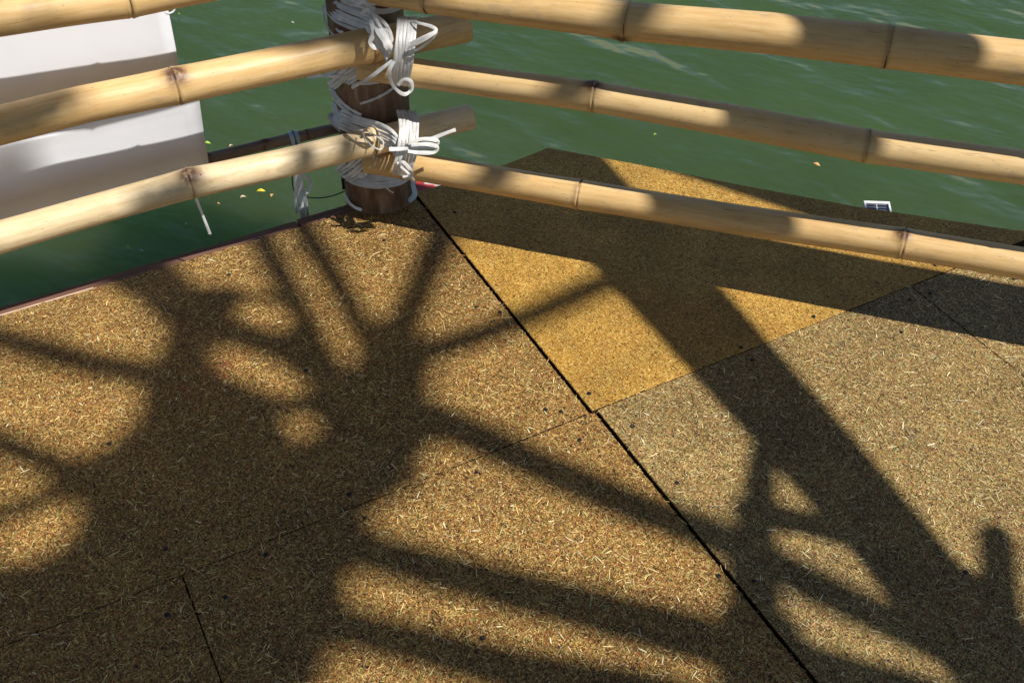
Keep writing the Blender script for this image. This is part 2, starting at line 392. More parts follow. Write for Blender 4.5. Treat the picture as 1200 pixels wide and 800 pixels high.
# ------------------------------------------------------------------ bamboo poles
def bamboo(name, pts, radii, nodes, mat, scars=(), seed=0, ring=True, cap=True, segs=36, step=.012):
    """pts: world polyline of the centre; radii at each; nodes: distances along the pole of its joints"""
    rs = random.Random(seed)
    A, B = pts[0], pts[-1]; X = (B - A).normalized(); Z = Vector((0, 0, 1)); Y = Z.cross(X).normalized(); Z = X.cross(Y)
    Mx = Matrix(((X.x, Y.x, Z.x, A.x), (X.y, Y.y, Z.y, A.y), (X.z, Y.z, Z.z, A.z), (0, 0, 0, 1))); inv = Mx.inverted()
    root = empty(name); root.matrix_world = Mx
    loc = [inv @ p_ for p_ in pts]; xs = [p_.x for p_ in loc]; ys = [p_.y for p_ in loc]; zs = [p_.z for p_ in loc]
    Lg = xs[-1]
    stations = set(np.arange(0, Lg, step).round(4)) | {round(Lg, 4)}
    for nd in nodes:
        for d in (-.012, -.008, -.005, -.003, -.0015, 0, .0015, .003, .005, .008, .012): stations.add(round(min(max(nd + d, 0), Lg), 4))
    st = sorted(stations)
    def prof(x):
        r = np.interp(x, xs, radii)
        for i, nd in enumerate(nodes):
            d = x - nd
            r += .048 * r * math.exp(-((d + .001) / .0075) ** 2) - .085 * r * math.exp(-((d - .002) / .0018) ** 2) + .022 * r * math.exp(-((d + .0015) / .05) ** 2)
        return r
    vs = []; jv = []; fs = []
    scs = [(nodes[i], a, w_) for i, a, w_ in scars]
    for x in st:
        r = prof(x); cy, cz = np.interp(x, xs, ys), np.interp(x, xs, zs)
        for k in range(segs):
            a = 2 * math.pi * k / segs
            rr = r * (1 + .012 * math.sin(2 * a + seed) + .006 * mnoise.noise(Vector((x * 4 + seed, math.cos(a), math.sin(a)))))
            j = 0
            for nd in nodes: j = max(j, .45 * math.exp(-((x - nd) / .006) ** 2))
            for sx, sa, sw in scs:
                da = math.atan2(math.sin(a - sa), math.cos(a - sa)) * r
                q = math.exp(-((x - sx + .004) / (.013 * sw)) ** 2 - (da / (.012 * sw)) ** 2); j = max(j, min(1, q * 1.5)); rr += .0025 * q * sw
            vs.append((x, cy + rr * math.cos(a), cz + rr * math.sin(a))); jv.append(j)
    ns = len(st)
    for i in range(ns - 1):
        for k in range(segs):
            k2 = (k + 1) % segs; fs.append((i * segs + k, i * segs + k2, (i + 1) * segs + k2, (i + 1) * segs + k))
    fs = [tuple(reversed(t)) for t in fs]
    culm = mesh_obj('culm', vs, fs, mat, root, True)
    at = culm.data.attributes.new('joint', 'FLOAT', 'POINT'); at.data.foreach_set('value', jv)
    if cap:
        for x, sgn in ((0, 1), (Lg, -1)):
            r = prof(x); cy, cz = np.interp(x, xs, ys), np.interp(x, xs, zs); cv = []; n = 28
            for rr, dx in ((1.0, 0), (.93, -.0012), (.74, -.0005), (.70, .02), (.0, .022)):
                for k in range(n if rr > 0 else 1):
                    a = 2 * math.pi * k / n; cv.append((x + dx * sgn, cy + rr * r * math.cos(a), cz + rr * r * math.sin(a)))
            cf = [(b * n + k, b * n + (k + 1) % n, (b + 1) * n + (k + 1) % n, (b + 1) * n + k) for b in range(3) for k in range(n)] + [(3 * n + k, 3 * n + (k + 1) % n, 4 * n) for k in range(n)]
            mesh_obj('cut_end', cv, cf, M_ENDC, root)
    if ring:
        for nd in nodes:
            r = np.interp(nd, xs, radii) * 1.004; cy, cz = np.interp(nd, xs, ys), np.interp(nd, xs, zs); rv = []; n = 48
            for dx, q in ((-.0022, .998), (-.0010, 1.036), (.0008, 1.028), (.0014, .985)):
                for k in range(n):
                    a = 2 * math.pi * k / n; w_ = .0012 * math.sin(a + seed) + .0006 * math.sin(3 * a + nd * 9)
                    q2 = q + .012 * mnoise.noise(Vector((math.cos(a) * 2, math.sin(a) * 2, nd * 7)))
                    rv.append((nd + dx + w_, cy + r * q2 * math.cos(a), cz + r * q2 * math.sin(a)))
            rf = [(b * n + k, (b + 1) * n + k, (b + 1) * n + (k + 1) % n, b * n + (k + 1) % n) for b in range(3) for k in range(n)]
            mesh_obj('joint_ring', rv, rf, M_RING, root, True)
    for sx, sa, sw in scs:                        # ragged branch stubs at the joints
        r = np.interp(sx, xs, radii); cy, cz = np.interp(sx, xs, ys), np.interp(sx, xs, zs); bv = []; bf = []
        for t in range(26):
            aa = sa + rs.gauss(0, .17) * sw; xx = sx - .004 + rs.gauss(0, .006) * sw; ln = rs.uniform(.0012, .0035) * sw; ww = rs.uniform(.0014, .0035)
            dirn = Vector((rs.uniform(-1.0, 1.0), math.cos(aa) * .9, math.sin(aa) * .9)).normalized()
            b0 = Vector((xx, cy + (r - .001) * math.cos(aa), cz + (r - .001) * math.sin(aa))); tip = b0 + dirn * ln
            sd = Vector((1, 0, 0)) * ww; up = Vector((0, -math.sin(aa), math.cos(aa))) * ww; k = len(bv)
            bv += [b0 - sd, b0 + up, b0 + sd, b0 - up, tip]; bf += [(k, k + 1, k + 4), (k + 1, k + 2, k + 4), (k + 2, k + 3, k + 4), (k + 3, k, k + 4)]
        mesh_obj('branch_scar', bv, bf, M_SCAR, root)
    return root
def rail(px_pts, p0, ang, dias, node_px, mat, label, scars=(), seed=0, name='bamboo_rail', ext=(0, 0)):
    pts = [on_plane(x, y, p0, ang) for x, y in px_pts]
    rad = list(dias)
    if ext[0]: pts.insert(0, pts[0] + (pts[0] - pts[1]).normalized() * ext[0]); rad.insert(0, rad[0])
    if ext[1]: pts.append(pts[-1] + (pts[-1] - pts[-2]).normalized() * ext[1]); rad.append(rad[-1])
    rad = [d / 2 for d in rad]
    A = pts[0]; X = (pts[-1] - A).normalized()
    nds = [(on_plane(x, np.interp(x, *zip(*sorted(px_pts))), p0, ang) - A).dot(X) for x in node_px]
    Lg = (pts[-1] - A).dot(X)
    # off-frame joints at the usual spacing
    sp = .42
    s = sorted(nds)
    e = s[0] - sp
    while e > .05: s.insert(0, e); e -= sp
    e = s[-1] + sp
    while e < Lg - .05: s.append(e); e += sp
    sc2 = [(s.index(nds[i]), a, w_) for i, a, w_ in scars]
    o = bamboo(name, pts, rad, s, mat, sc2, seed)
    tag(o, label, 'bamboo rail', 'bamboo rails of the corner railing'); return o
# right side, bottom / middle / top; angles: 0 = towards +Y side of the pole, pi/2 = up
rail([(431, 187), (500, 197.5), (680, 228), (870, 258), (1057, 285), (1200, 309)], R0, AR, [.064, .065, .066, .065, .064, .066], [679, 1057], M_BAM[0],
     'lowest bamboo rail on the right side, just above the golden board', [(1, 1.9, 1.3)], 1, ext=(0, 1.3))
rail([(424, 78), (490, 86), (697, 113.5), (860, 142), (1015, 171), (1200, 196.5)], R0, AR, [.062, .062, .064, .066, .066, .066], [697, 1015], M_BAM[2],
     'middle bamboo rail on the right side, running over green water', [(0, 1.8, 1.5)], 2, ext=(0, 1.3))
rail([(430, -14), (560, 4), (735, 25), (900, 39), (1040, 55), (1200, 74)], R0, AR, [.066, .068, .074, .078, .078, .080], [735, 1040], M_BAM[0],
     'uppermost visible bamboo rail on the right side of the post', [(0, -2.4, 1.2)], 3, ext=(0, 1.3))
# left side
rail([(551, 137), (440, 165), (330, 192), (222, 215), (100, 249), (0, 278)], L0, AL, [.060, .062, .064, .064, .064, .065], [222], M_BAM[1],
     'lowest bamboo rail on the left side, its cut end sticking out past the post', [(0, 1.15, 1.9)], 4, ext=(0, 1.1))
rail([(546, 31), (440, 52), (330, 75), (205, 101), (100, 122), (0, 147)], L0, AL, [.070, .073, .073, .073, .072, .073], [205], M_BAM[0],
     'middle bamboo rail on the left side, crossing in front of white canvas', [(0, 1.1, 1.8)], 5, ext=(0, 1.1))
rail([(560, -80), (150, 0), (75, 10), (0, 21)], L0, AL, [.064, .066, .066, .066], [150], M_BAM[0],
     'uppermost bamboo rail on the left side, in the top left corner', [], 6, ext=(0, 1.1))
# top handrail of the right side, just above the picture
a4 = Vector((R0[0], R0[1], 1.14)); d4 = Vector((math.cos(R(AR)), math.sin(R(AR)), 0))
o = bamboo('bamboo_rail', [a4, a4 + d4 * 3.0], [.045, .047], [.4, .85, 1.3, 1.75, 2.2, 2.65], M_BAM[2], seed=9)
tag(o, 'bamboo handrail of the right side, above the top edge of the photograph', 'bamboo rail', 'bamboo rails of the corner railing')
# dark weathered pole tied outside the post on the left
Lo = (L0[0] + nL.x * .205, L0[1] + nL.y * .205)
pts = [on_plane(x, y, Lo, AL) for x, y in ((405, 148), (330, 165), (243, 186))]; pts.append(pts[-1] + (pts[-1] - pts[-2]).normalized() * 1.2)
o = bamboo('weathered_pole', pts, [.0135, .0135, .013, .013], [.10, .21, .34, .50, .66, .82, 1.0], M_OLD, [(1, 1.4, .8)], 7)
tag(o, 'thin dark weathered bamboo pole beyond the lowest left rail, running behind white canvas', 'pole')

# ------------------------------------------------------------------ post
PX, PY, PR = -.334, 2.30, .0885
def post():
    n = 72; rows = 60; vs = []; fs = []
    for i in range(rows + 1):
        z = -1.2 + 2.5 * i / rows
        for k in range(n):
            a = 2 * math.pi * k / n
            r = PR * (1.0 + .02 * mnoise.noise(Vector((math.cos(a) * 1.2, math.sin(a) * 1.2, z * 1.5))) + .012 * mnoise.noise(Vector((math.cos(a) * 9, math.sin(a) * 9, z * 2))))
            lean = .012 * z; r *= 1.0 - .07 * max(0, z)
            vs.append((PX + lean + r * math.cos(a), PY + r * math.sin(a), z))
    for i in range(rows):
        for k in range(n): fs.append((i * n + k, i * n + (k + 1) % n, (i + 1) * n + (k + 1) % n, (i + 1) * n + k))
    fs.append(tuple(range(rows * n, rows * n + n)))
    o = mesh_obj('wooden_post', vs, fs, M_POST, None, True)
    tag(o, 'thick round brown wooden post at the deck corner, wrapped in white straps', 'post')
post()

# ------------------------------------------------------------------ straps
def catmull(P, n=8):
    out = []
    Q = [P[0] * 2 - P[1]] + list(P) + [P[-1] * 2 - P[-2]]
    for i in range(1, len(Q) - 2):
        for k in range(n):
            t = k / n; a, b, c, d = Q[i - 1], Q[i], Q[i + 1], Q[i + 2]
            out.append(.5 * ((2 * b) + (c - a) * t + (2 * a - 5 * b + 4 * c - d) * t * t + (3 * b - a - 3 * c + d) * t ** 3))
    out.append(P[-1]); return out
def ribbon(name, P, width, parent, mat=M_STRAP, normal=None, twist=0, thick=.0009, n=8, seed=0):
    """flat strap following P; its face looks along normal(p) (default: away from the post's axis)"""
    C = catmull(P, n) if len(P) > 2 else [P[0].lerp(P[-1], k / 8) for k in range(9)]; vs = []; m = len(C)
    for i, p_ in enumerate(C):
        t = (C[min(i + 1, m - 1)] - C[max(i - 1, 0)])
        t = t.normalized() if t.length > 1e-9 else Vector((1, 0, 0))
        nn = normal(p_) if normal else Vector((p_.x - PX, p_.y - PY, 0.15))
        nn = (nn - t * nn.dot(t)); nn = nn.normalized() if nn.length > 1e-6 else Vector((0, -1, 0))
        s = t.cross(nn)
        ang = twist * i / max(1, m - 1) + .15 * math.sin(i * .5 + seed)
        s2 = s * math.cos(ang) + nn * math.sin(ang); n2 = nn * math.cos(ang) - s * math.sin(ang)
        w = width / 2 * 1.0 * (1 + .10 * math.sin(i * .37 + seed * 2))
        cr = .07 * width
        vs += [p_ - s2 * w + n2 * thick / 2 - n2 * cr * .5, p_ + n2 * (thick / 2 + cr * .4), p_ + s2 * w + n2 * thick / 2 - n2 * cr * .5,
               p_ + s2 * w - n2 * thick / 2 - n2 * cr * .5, p_ - n2 * (thick / 2 - cr * .4), p_ - s2 * w - n2 * thick / 2 - n2 * cr * .5]
    fs = []
    for i in range(m - 1):
        for k in range(6): fs.append((i * 6 + k, i * 6 + (k + 1) % 6, (i + 1) * 6 + (k + 1) % 6, (i + 1) * 6 + k))
    fs.append((0, 1, 2, 3, 4, 5)); e = (m - 1) * 6; fs.append((e + 5, e + 4, e + 3, e + 2, e + 1, e))
    o = mesh_obj(name, vs, fs, mat, None)
    shift_to(o, parent)
    return o
TOWARD = Vector((0, -.75, .55))
def face_cam(p_): return TOWARD
def around(a0, a1, z0, z1, r=.0, n=14):
    """a run of strap round the post; angles in degrees, -90 = facing the deck side nearest the camera"""
    P = []
    for i in range(n + 1):
        t = i / n; a = R(a0 + (a1 - a0) * t); z = z0 + (z1 - z0) * t
        P.append(Vector((PX + .008 * z + (PR * 1.012 + .0015 + r) * math.cos(a), PY + (PR * 1.012 + .0015 + r) * math.sin(a), z)))
    return P
def loop_over(cx, cz_top, cz_bot, y_f, y_b):     # placeholder kept simple: closed run of strap over a rail pair
    return None
def bundle(paths, width, parent, normal=face_cam, seed=0, mat=M_STRAP, name='strap', thick=.0009):
    for i, P in enumerate(paths): ribbon(name, P, width * .78 * (1 + .12 * math.sin(i * 2.1 + seed)), parent, mat, normal, 0, thick, 7, seed + i * 1.3)
def pix(lst, y): return [at_depth(a, b, (c[0] if c else y)) for a, b, *c in lst]
def strands(lst, y, n, off, dep=.0012, jit=.8, seed=0):
    """n neighbouring straps along a pixel-measured path; off = step between neighbours in px (dx, dy)"""
    rs = random.Random(seed); out = []
    for i in range(n):
        k = i - (n - 1) / 2
        out.append([at_depth(a + off[0] * k + rs.uniform(-jit, jit) * .6, b + off[1] * k + rs.uniform(-jit, jit) * .6, (c[0] if c else y) - dep * (i % 3)) for a, b, *c in lst])
    return out

def ring_at(lash, z, dz, n, spread, slope_a=-90, tilt=.0, seed=0):
    rs = random.Random(seed)
    for i in range(n):
        zc = z + spread * (i - (n - 1) / 2)
        P = []
        for k in range(33):
            a = R(-270 + 360 * k / 32)
            rr = PR * 1.03 + .002 + .0012 * (i % 3)
            zz = zc + tilt * math.cos(a) + rs.uniform(-.0006, .0006)
            P.append(Vector((PX + .008 * zz + rr * math.cos(a), PY + rr * math.sin(a), zz)))
        ribbon('strap', P, .0085, lash, n=3, seed=i)

yr = 2.055    # in front of the left rails where they cross the post
# --- lower lashing
lo = empty('strap_lashing', (PX, PY - .1, .2))
ring_at(lo, .104, 0, 6, .0072, tilt=-.004, seed=1)                                   # turns just under the right rail
bundle(strands([(404, 126, 2.37), (391, 131, 2.30), (396, 138, 2.258), (403, 141, 2.226), (420, 148, 2.205), (440, 154, 2.165), (458, 163, 2.10), (468, 176, 2.09), (474, 186, 2.09)], 2.2, 6, (-.5, 3.9), seed=2), .0090, lo)
bundle([around(-180, -100, .335, .285, .002), around(-178, -96, .323, .272, .004), around(-30, -100, .355, .315, .003)], .0085, lo, None)
bundle(strands([(476, 130, 2.19), (479, 141, 2.145), (479, 160, 2.090), (477, 178, 2.078), (474, 192, 2.075), (471, 205, 2.085)], 2.1, 6, (4.0, .3), seed=3), .0090, lo)
bundle(strands([(434, 178, 2.16), (424, 188, 2.185), (413, 198, 2.200), (404, 204, 2.225), (401, 206, 2.27), (410, 200, 2.38)], 2.2, 6, (3.4, 3.0), seed=4), .0088, lo)
bundle(strands([(428, 184, 2.20), (420, 196, 2.200), (416, 204, 2.200), (407, 209, 2.22), (403, 205, 2.27), (412, 200, 2.38)], 2.2, 3, (3.0, 2.0), seed=14), .0088, lo)
# loose ends: bow loops and tails to the right, curl at the bottom, stub at lower left
ribbon('strap', pix([(456, 175), (480, 174), (505, 172), (513, 168), (510, 164), (495, 163), (480, 166)], 2.07), .0085, lo, normal=face_cam, seed=1)
ribbon('strap', pix([(482, 170), (500, 169), (512, 172), (509, 178), (492, 179), (478, 177)], 2.065), .0085, lo, normal=face_cam, seed=5)
ribbon('strap', pix([(478, 173), (500, 165), (520, 157), (534, 152)], 2.075), .0080, lo, normal=face_cam, seed=2)
ribbon('strap', pix([(470, 206, 2.08), (467, 197, 2.06), (472, 190, 2.055), (481, 199, 2.06), (482, 206, 2.075), (472, 208, 2.08)], 2.07), .0075, lo, normal=face_cam, seed=3)
ribbon('strap', pix([(466, 183, 2.09), (468, 193, 2.07), (478, 203, 2.07), (485, 212, 2.09)], 2.07), .0060, lo, normal=face_cam, seed=6)
ribbon('strap', pix([(426, 152, 2.14), (438, 158, 2.11), (449, 166, 2.085), (446, 175, 2.075), (436, 171, 2.07), (428, 162, 2.08), (424, 152, 2.12)], 2.07), .0030, lo, normal=face_cam, seed=8)
ribbon('strap', pix([(420, 206, 2.195), (427, 205, 2.19), (429, 201, 2.185)], 2.2), .011, lo, normal=face_cam, seed=4)
ribbon('strap', pix([(452, 219, 2.20), (456, 223, 2.195), (461, 226, 2.19)], 2.2), .003, lo, normal=face_cam, seed=4)
# loop ears behind the post on the left, bluish shade put into the blue straps
ribbon('strap', pix([(402, 155, 2.26), (393, 148, 2.27), (386, 139, 2.28), (389, 134, 2.29), (397, 142, 2.28), (404, 150, 2.26)], 2.27), .0085, lo, normal=face_cam, seed=7)
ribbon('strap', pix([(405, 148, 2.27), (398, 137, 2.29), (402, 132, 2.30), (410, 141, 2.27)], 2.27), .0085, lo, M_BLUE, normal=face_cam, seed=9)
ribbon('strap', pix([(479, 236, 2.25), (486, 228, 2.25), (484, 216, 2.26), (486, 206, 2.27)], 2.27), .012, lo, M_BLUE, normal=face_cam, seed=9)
ribbon('strap', pix([(404, 226, 2.29), (408, 236, 2.235), (416, 243, 2.215), (424, 246, 2.21)], 2.2), .007, lo, normal=face_cam, seed=3)
tag(lo, 'lower bundle of white flat straps binding the lowest bamboo rails to the post', 'strap lashing', 'white strap lashings on the post')
# --- middle lashing
mi = empty('strap_lashing', (PX, PY - .1, .45))
bundle(strands([(398, -6, 2.37), (385, -2, 2.30), (390, 6, 2.258), (397, 13, 2.226), (412, 20, 2.205), (430, 27, 2.17), (446, 38, 2.10), (453, 48, 2.09), (457, 62, 2.085)], 2.2, 7, (-1.2, 3.9), seed=5), .0090, mi)
bundle(strands([(476, 20, 2.17), (477, 24, 2.12), (476, 45, 2.080), (473, 70, 2.070), (470, 90, 2.078), (469, 100, 2.095)], 2.1, 6, (3.9, .2), seed=6), .0092, mi)
bundle(strands([(432, 72, 2.16), (418, 80, 2.185), (405, 88, 2.20), (395, 93, 2.24), (391, 94, 2.28), (402, 90, 2.38)], 2.2, 6, (4.2, 2.4), seed=7), .0090, mi)
bundle(strands([(424, 76, 2.19), (412, 86, 2.195), (402, 90, 2.21), (392, 98, 2.23), (388, 101, 2.235)], 2.2, 3, (3.4, 2.4), seed=17), .0100, mi)
ribbon('strap', pix([(392, 2, 2.22), (403, 8, 2.20), (425, 12, 2.19), (450, 15, 2.19), (470, 8, 2.21), (476, -4, 2.23)], 2.2), .0080, mi, seed=1)
ribbon('strap', pix([(410, 2, 2.19), (425, 8, 2.18), (452, 12, 2.17), (468, 3, 2.19), (474, -8, 2.22)], 2.2), .0060, mi, seed=2)
ribbon('strap', pix([(480, 52, 2.06), (500, 42, 2.055), (511, 36, 2.06), (505, 31, 2.07), (490, 27, 2.09), (482, 25, 2.11)], 2.06), .0065, mi, normal=face_cam, seed=3)
ribbon('strap', pix([(478, 57, 2.06), (498, 47, 2.05), (511, 38, 2.055), (506, 46, 2.06), (492, 57, 2.07), (480, 63, 2.08)], 2.06), .0050, mi, normal=face_cam, seed=4)
ribbon('strap', pix([(464, 68, 2.075), (448, 80, 2.07), (432, 92, 2.08), (412, 103, 2.12)], 2.08), .0075, mi, normal=face_cam, seed=5)
ribbon('strap', pix([(462, 72, 2.07), (456, 85, 2.06), (460, 100, 2.06), (472, 110, 2.07), (482, 106, 2.07), (482, 96, 2.07), (474, 93, 2.075), (466, 100, 2.075)], 2.06), .0070, mi, normal=face_cam, seed=6)
ribbon('strap', pix([(457, 75, 2.075), (457, 92, 2.065), (465, 106, 2.06), (475, 111, 2.065), (484, 103, 2.075)], 2.06), .0060, mi, normal=face_cam, seed=12)
ribbon('strap', pix([(437, 14, 2.13), (435, 25, 2.10), (438, 38, 2.09), (434, 50, 2.085), (440, 56, 2.085), (444, 50, 2.09)], 2.1), .0095, mi, normal=face_cam, seed=7)
ribbon('strap', pix([(424, 15, 2.15), (432, 12, 2.13), (440, 22, 2.10), (446, 32, 2.09)], 2.1), .0070, mi, normal=face_cam, seed=8)
ribbon('strap', pix([(440, 28, 2.10), (446, 38, 2.085), (455, 52, 2.075), (460, 62, 2.08)], 2.1), .016, mi, normal=face_cam, seed=18)
ribbon('strap', pix([(360, 91, 2.24), (375, 89, 2.22), (390, 90, 2.20), (400, 89, 2.20)], 2.2), .0060, mi, normal=face_cam, seed=9)
ribbon('strap', pix([(393, 18, 2.27), (392, 28, 2.26), (396, 36, 2.22), (402, 38, 2.19)], 2.2), .0050, mi, normal=face_cam, seed=19)
bundle([around(-182, -60, .505, .415, .0008)], .006, mi, None)
ribbon('strap', around(-170, 10, .362, .375, .003, 20), .0090, mi, n=3, seed=3)
ribbon('strap', around(-180, 0, .368, .395, .001, 20), .0085, mi, n=3, seed=6)
tag(mi, 'middle bundle of white flat straps with curled loop hanging over the rail', 'strap lashing', 'white strap lashings on the post')
# --- top lashing, half out of the picture
to = empty('strap_lashing', (PX, PY - .1, .66))
ring_at(to, .640, 0, 3, .0068, tilt=.012, seed=6)
bundle(strands([(396, -10, 2.20), (410, -2, 2.18), (425, 2, 2.16), (440, 8, 2.15)], 2.2, 4, (0, 4.2), seed=8), .0085, to)
ribbon('strap', pix([(450, -8, 2.15), (460, 4, 2.14), (472, 6, 2.14), (478, -6, 2.15)], 2.14), .009, to, normal=face_cam, seed=2)
ribbon('strap', pix([(410, -6, 2.15), (418, 3, 2.14), (430, 1, 2.14)], 2.14), .009, to, normal=face_cam, seed=5)
tag(to, 'topmost white strap lashing on the post, cut by the top edge', 'strap lashing', 'white strap lashings on the post')

# ------------------------------------------------------------------ white canvas on the left
def canvas():
    Lc = (L0[0] + nL.x * .155, L0[1] + nL.y * .155); d = Vector((math.cos(R(AL)), math.sin(R(AL)), 0))
    base = Vector((Lc[0], Lc[1], 0))
    e0 = on_plane(240, 196, Lc, AL); s1 = (e0 - base).dot(d)
    nx, nz = 70, 50; z1 = .86; z0 = .155
    root = empty('white_canvas', (base.x + d.x * (s1 - .5), base.y + d.y * (s1 - .5), 0))
    def pt(i, j, back=0):
        s = s1 - 1.9 * (1 - i / nx); z = z0 + (z1 - z0) * j / nz
        edge = (1 - min(1, (s1 - s) / .12))
        off = .0025 * math.sin(s * 7 + z * 3) + .001 * math.sin(s * 19 - z * 11) + .0015 * mnoise.noise(Vector((s * 3, z * 4, 2)))
        hem = .0015 * math.exp(-((z - .335) / .012) ** 2) * (s < s1 + 1)
        off += .002 * edge * math.sin(z * 9) - (.425 - z) * .12 + hem * .5 * (1 if z < .335 else .3)
        s += .0015 * math.sin(z * 14) * edge - .006
        zz = z + (.012 * mnoise.noise(Vector((s * 2.2, 0, 5))) if j == 0 else 0)
        p_ = base + d * s + nL * (-off + back); return (p_.x, p_.y, zz)
    vs = [pt(i, j) for i in range(nx + 1) for j in range(nz + 1)]; k = len(vs)
    vs += [pt(i, j, .0012) for i in range(nx + 1) for j in range(nz + 1)]
    fs = []
    for i in range(nx):
        for j in range(nz):
            a = i * (nz + 1) + j; q = (a, a + 1, a + nz + 2, a + nz + 1); fs.append(q); fs.append(tuple(reversed([t + k for t in q])))
    for j in range(nz): fs.append((nx * (nz + 1) + j, nx * (nz + 1) + j + 1, nx * (nz + 1) + j + 1 + k, nx * (nz + 1) + j + k))
    for i in range(nx): a = i * (nz + 1); b = a + nz + 1; fs.append((a, b, b + k, a + k)); fs.append((a + nz, a + nz + k, b + nz + k, b + nz))
    o = mesh_obj('cloth_sheet', vs, fs, M_CLOTH, None, True); shift_to(o, root)
    # the lower, overlapping sheet: its corner steps out just under the middle rail
    lv = []; lf = []; nx2, nz2 = 60, 16
    for back in (0, .0012):
        for i in range(nx2 + 1):
            for j in range(nz2 + 1):
                sx_ = s1 + .016 - 1.9 * (1 - i / nx2); z = .150 + (.372 - .150) * j / nz2
                off = .0085 + .0012 * math.sin(sx_ * 15) + .0012 * math.sin(z * 40) * (i / nx2) ** 8 - (.425 - z) * .12
                if j >= nz2 - 1: off += .0012
                p_ = base + d * (sx_ + (.004 * (z - .26) / .11 if i == nx2 else 0)) + nL * (-off + back); lv.append((p_.x, p_.y, z + .003 * math.sin(sx_ * 6)))
    kk = (nx2 + 1) * (nz2 + 1)
    for i in range(nx2):
        for j in range(nz2):
            q = (i * (nz2 + 1) + j, i * (nz2 + 1) + j + 1, (i + 1) * (nz2 + 1) + j + 1, (i + 1) * (nz2 + 1) + j); lf.append(q); lf.append(tuple(reversed([t + kk for t in q])))
    for j in range(nz2): a_ = nx2 * (nz2 + 1) + j; lf.append((a_, a_ + 1, a_ + 1 + kk, a_ + kk))
    for i in range(nx2):
        a_ = i * (nz2 + 1); b_ = a_ + nz2 + 1; lf.append((a_, b_, b_ + kk, a_ + kk)); lf.append((a_ + nz2, a_ + nz2 + kk, b_ + nz2 + kk, b_ + nz2))
    lw = mesh_obj('overlapping_sheet', lv, lf, M_CLOTH, None, True); shift_to(lw, root)
    # eyelet ring near the top edge
    ev = []; ef = []; c = on_plane(196, 6, Lc, AL); n = 20
    for k2 in range(n):
        a = 2 * math.pi * k2 / n
        for q in range(6):
            b = 2 * math.pi * q / 6; rr = .013 + .002 * math.cos(b)
            p_ = c + d * rr * math.cos(a) + Vector((0, 0, rr * math.sin(a))) - nL * (.012 + .002 * math.sin(b)); ev.append(p_)
    for k2 in range(n):
        for q in range(6): ef.append((k2 * 6 + q, k2 * 6 + (q + 1) % 6, ((k2 + 1) % n) * 6 + (q + 1) % 6, ((k2 + 1) % n) * 6 + q))
    shift_to(mesh_obj('eyelet', ev, ef, M_WHITEP, None, True), root)
    tag(root, 'white canvas sheet hanging upright outside the left rails', 'canvas sheet')
canvas()
# cable tie hanging below the lowest left rail
zt = empty('cable_tie', on_plane(240, 270, L0, AL))
ribbon('tie_strip', [on_plane(231, 232, L0, AL) + nL * .03, on_plane(236, 246, L0, AL) + nL * .025, on_plane(243, 264, L0, AL) + nL * .02, on_plane(249, 280, L0, AL) + nL * .02], .0062, zt, M_WHITEP, face_cam)
tag(zt, 'white cable tie tail hanging below the lowest left rail at the canvas edge', 'cable tie')
# pale blue strap tied round the weathered pole, tails hanging towards the water
bt = empty('strap_tie', on_plane(345, 165, Lo, AL))
def lop(px, py, dy=0.0): return on_plane(px, py, (Lo[0] - nL.x * dy, Lo[1] - nL.y * dy), AL)
c0 = lop(344, 162)
P = [c0 + Vector((0, 0, 0)) + nL * (-.017 * math.cos(a)) + Vector((0, 0, .017 * math.sin(a))) for a in [k * math.pi / 8 for k in range(17)]]
for dx in (-.006, .006): ribbon('strap', [p_ + Vector((dx, dx * .5, 0)) for p_ in P], .010, bt, M_BLUE, normal=lambda q: (q - c0), n=2)
for i, (pts_, w_) in enumerate((([(347, 200), (351, 215), (352, 235), (357, 262)], .013), ([(352, 200), (354, 216), (358, 235), (361, 256)], .008), ([(345, 198), (347, 214), (346, 232), (348, 250)], .007),
                               ([(349, 205), (358, 207), (364, 214), (362, 224), (355, 226), (351, 222)], .008))):
    ribbon('strap', [lop(a, b, .015) for a, b in pts_], w_, bt, M_STRAP, face_cam, seed=i)
tag(bt, 'pale strap knotted round the weathered pole with tails hanging over the water', 'strap tie')
# cable
def tube(name, P, r, mat, parent=None, n=8):
    C = catmull(P, 8); vs = []; m = len(C)
    for i, p_ in enumerate(C):
        t = (C[min(i + 1, m - 1)] - C[max(i - 1, 0)]).normalized(); s = t.cross(Vector((0, 0, 1))).normalized(); u = s.cross(t)
        for k in range(n): a = 2 * math.pi * k / n; vs.append(p_ + s * r * math.cos(a) + u * r * math.sin(a))
    fs = [(i * n + k, i * n + (k + 1) % n, (i + 1) * n + (k + 1) % n, (i + 1) * n + k) for i in range(m - 1) for k in range(n)]
    fs += [tuple(reversed(range(n))), tuple((m - 1) * n + k for k in range(n))]
    o = mesh_obj(name, vs, fs, mat, parent, True); return o
cb = tube('cable', [lop(342, 204), lop(344, 222), lop(352, 229), lop(370, 232), lop(388, 230), lop(404, 224)], .0016, M_WIRE)
tag(cb, 'thin dark cable sagging over the water to the left of the post', 'cable')
sw = mesh_obj('cable_clip', *box(0, 0, 0, .010, .012, .040), M_SCREW); sw.location = at_depth(403, 213, 2.29)
tag(sw, 'small black clip on the left side of the post below the straps', 'clip')

